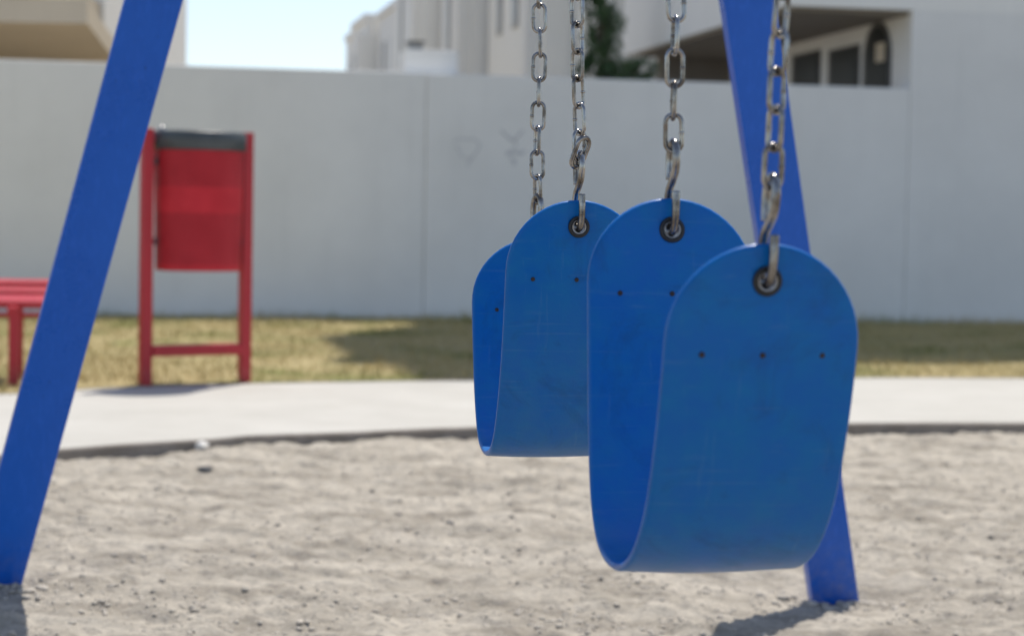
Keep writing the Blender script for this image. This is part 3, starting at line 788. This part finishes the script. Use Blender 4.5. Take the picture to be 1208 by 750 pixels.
for A_, B_ in zip(rg, rg[1:]+rg[:1]):
    for k in range(64): bm.faces.new((A_[k],A_[(k+1)%64],B_[(k+1)%64],B_[k]))
link('rim', bm, M_slate, BIN, smooth=True)
bm = BM(); fa = [bm.verts.new(ringp(2*math.pi*k/64, rb-.012, z1+.044)) for k in range(64)]; bm.faces.new(fa); r_ = bmesh.ops.extrude_face_region(bm, geom=bm.faces[:]); [setattr(v,'co',v.co+Z*.006) for v in r_['geom'] if isinstance(v, bmesh.types.BMVert)]; link('lid', bm, M_slate, BIN)
for q, sgn in ((bL,1),(bR,-1)):
    for zz in (.60,.93):
        bm = BM(); obox(bm, q+bu*(sgn*.022)+Z*zz, q+bu*(sgn*.045)+Z*zz, Z, .03, .02); link('bracket', bm, M_slate, BIN, bevel=.002)
bm = BM(); bmesh.ops.create_uvsphere(bm, u_segments=16, v_segments=10, radius=.014, matrix=Matrix.Translation(bL+bu*.065+Z*1.065)); link('lock_knob', bm, M_eyelet, BIN, smooth=True)

# ------------------------------------------------------------------ bench
be = G(16,456); BN = empty('bench', be, 'red backless metal bench with long slats, cut off by the left edge', 'bench')
def slat(y, z, w, t, tilt):
    e = Vector((atY(70,350,y).x, y, z)); s = e-U*1.75; bm = BM()
    wv = Vector((0,math.cos(tilt),math.sin(tilt))); obox(bm, s, e, wv, w, t); return link('slat', bm, M_red, BN, bevel=.004)
sl = [(8.36,.352,.085,.030,.16),(8.49,.374,.085,.030,.16),(8.62,.393,.085,.030,.16),(8.75,.407,.085,.030,.12),(8.86,.413,.085,.030,.1)]
for a in ((8.37,.345,.11,.03,.22),(8.56,.375,.10,.03,.14),(8.75,.402,.10,.03,.12)): slat(*a)
for lx in (0, -1.35):
    e = be+U*lx
    bm = BM(); obox(bm, Vector((e.x,e.y,-.05)), Vector((e.x,e.y,.325)), U, .042, .042); link('leg', bm, M_red, BN, bevel=.003)
    f = e+V*.36; bm = BM(); obox(bm, Vector((f.x,f.y,-.05)), Vector((f.x,f.y,.37)), U, .042, .042); link('leg', bm, M_red, BN, bevel=.003)
    bm = BM(); obox(bm, e+Vector((0,-.03,.312)), f+Vector((0,.05,.368)), U, .04, .03); link('bracket', bm, M_red, BN, bevel=.003)
e = be+U*.22; bm = BM(); obox(bm, Vector((e.x,e.y+.36,.275)), Vector((e.x,e.y+.36,.275))-U*1.75, Z, .018, .02); link('stretcher', bm, M_red, BN, bevel=.003)

# ------------------------------------------------------------------ light
SH = Vector((-.14,-.41,-1.0))           # direction the light travels per metre of drop
elev = math.atan2(1, math.hypot(SH.x,SH.y))
sun = bpy.data.lights.new('sun','SUN'); so = bpy.data.objects.new('sun', sun); COL.objects.link(so)
so.rotation_euler = SH.to_track_quat('-Z','Y').to_euler(); so.location = (3,2,9)
sun.energy = 3.55; sun.angle = R(.53); sun.color = (1.0,.945,.86)
w = bpy.data.worlds.new('World'); S.world = w; w.use_nodes = True; nt = w.node_tree
sky = nt.nodes.new('ShaderNodeTexSky'); sky.sky_type = 'NISHITA'; sky.sun_disc = False
sky.sun_elevation = elev
az = math.atan2(-SH.x, -SH.y)     # compass angle of the sun, from +Y towards +X
sky.sun_rotation = az; sky.altitude = 1500; sky.air_density = 1.0; sky.dust_density = 1.2; sky.ozone_density = 1.0
hs = nt.nodes.new('ShaderNodeHueSaturation'); hs.inputs['Saturation'].default_value = .78
nt.links.new(sky.outputs[0], hs.inputs['Color']); nt.links.new(hs.outputs[0], nt.nodes['Background'].inputs['Color']); nt.nodes['Background'].inputs['Strength'].default_value = .112
S.view_settings.view_transform = 'Standard'; S.view_settings.look = 'None'; S.view_settings.gamma = 1; S.view_settings.use_curve_mapping = False
S.view_settings.exposure = 0.55
S.render.film_transparent = False
try:
    S.cycles.use_denoising = True; S.cycles.max_bounces = 8
except Exception: pass
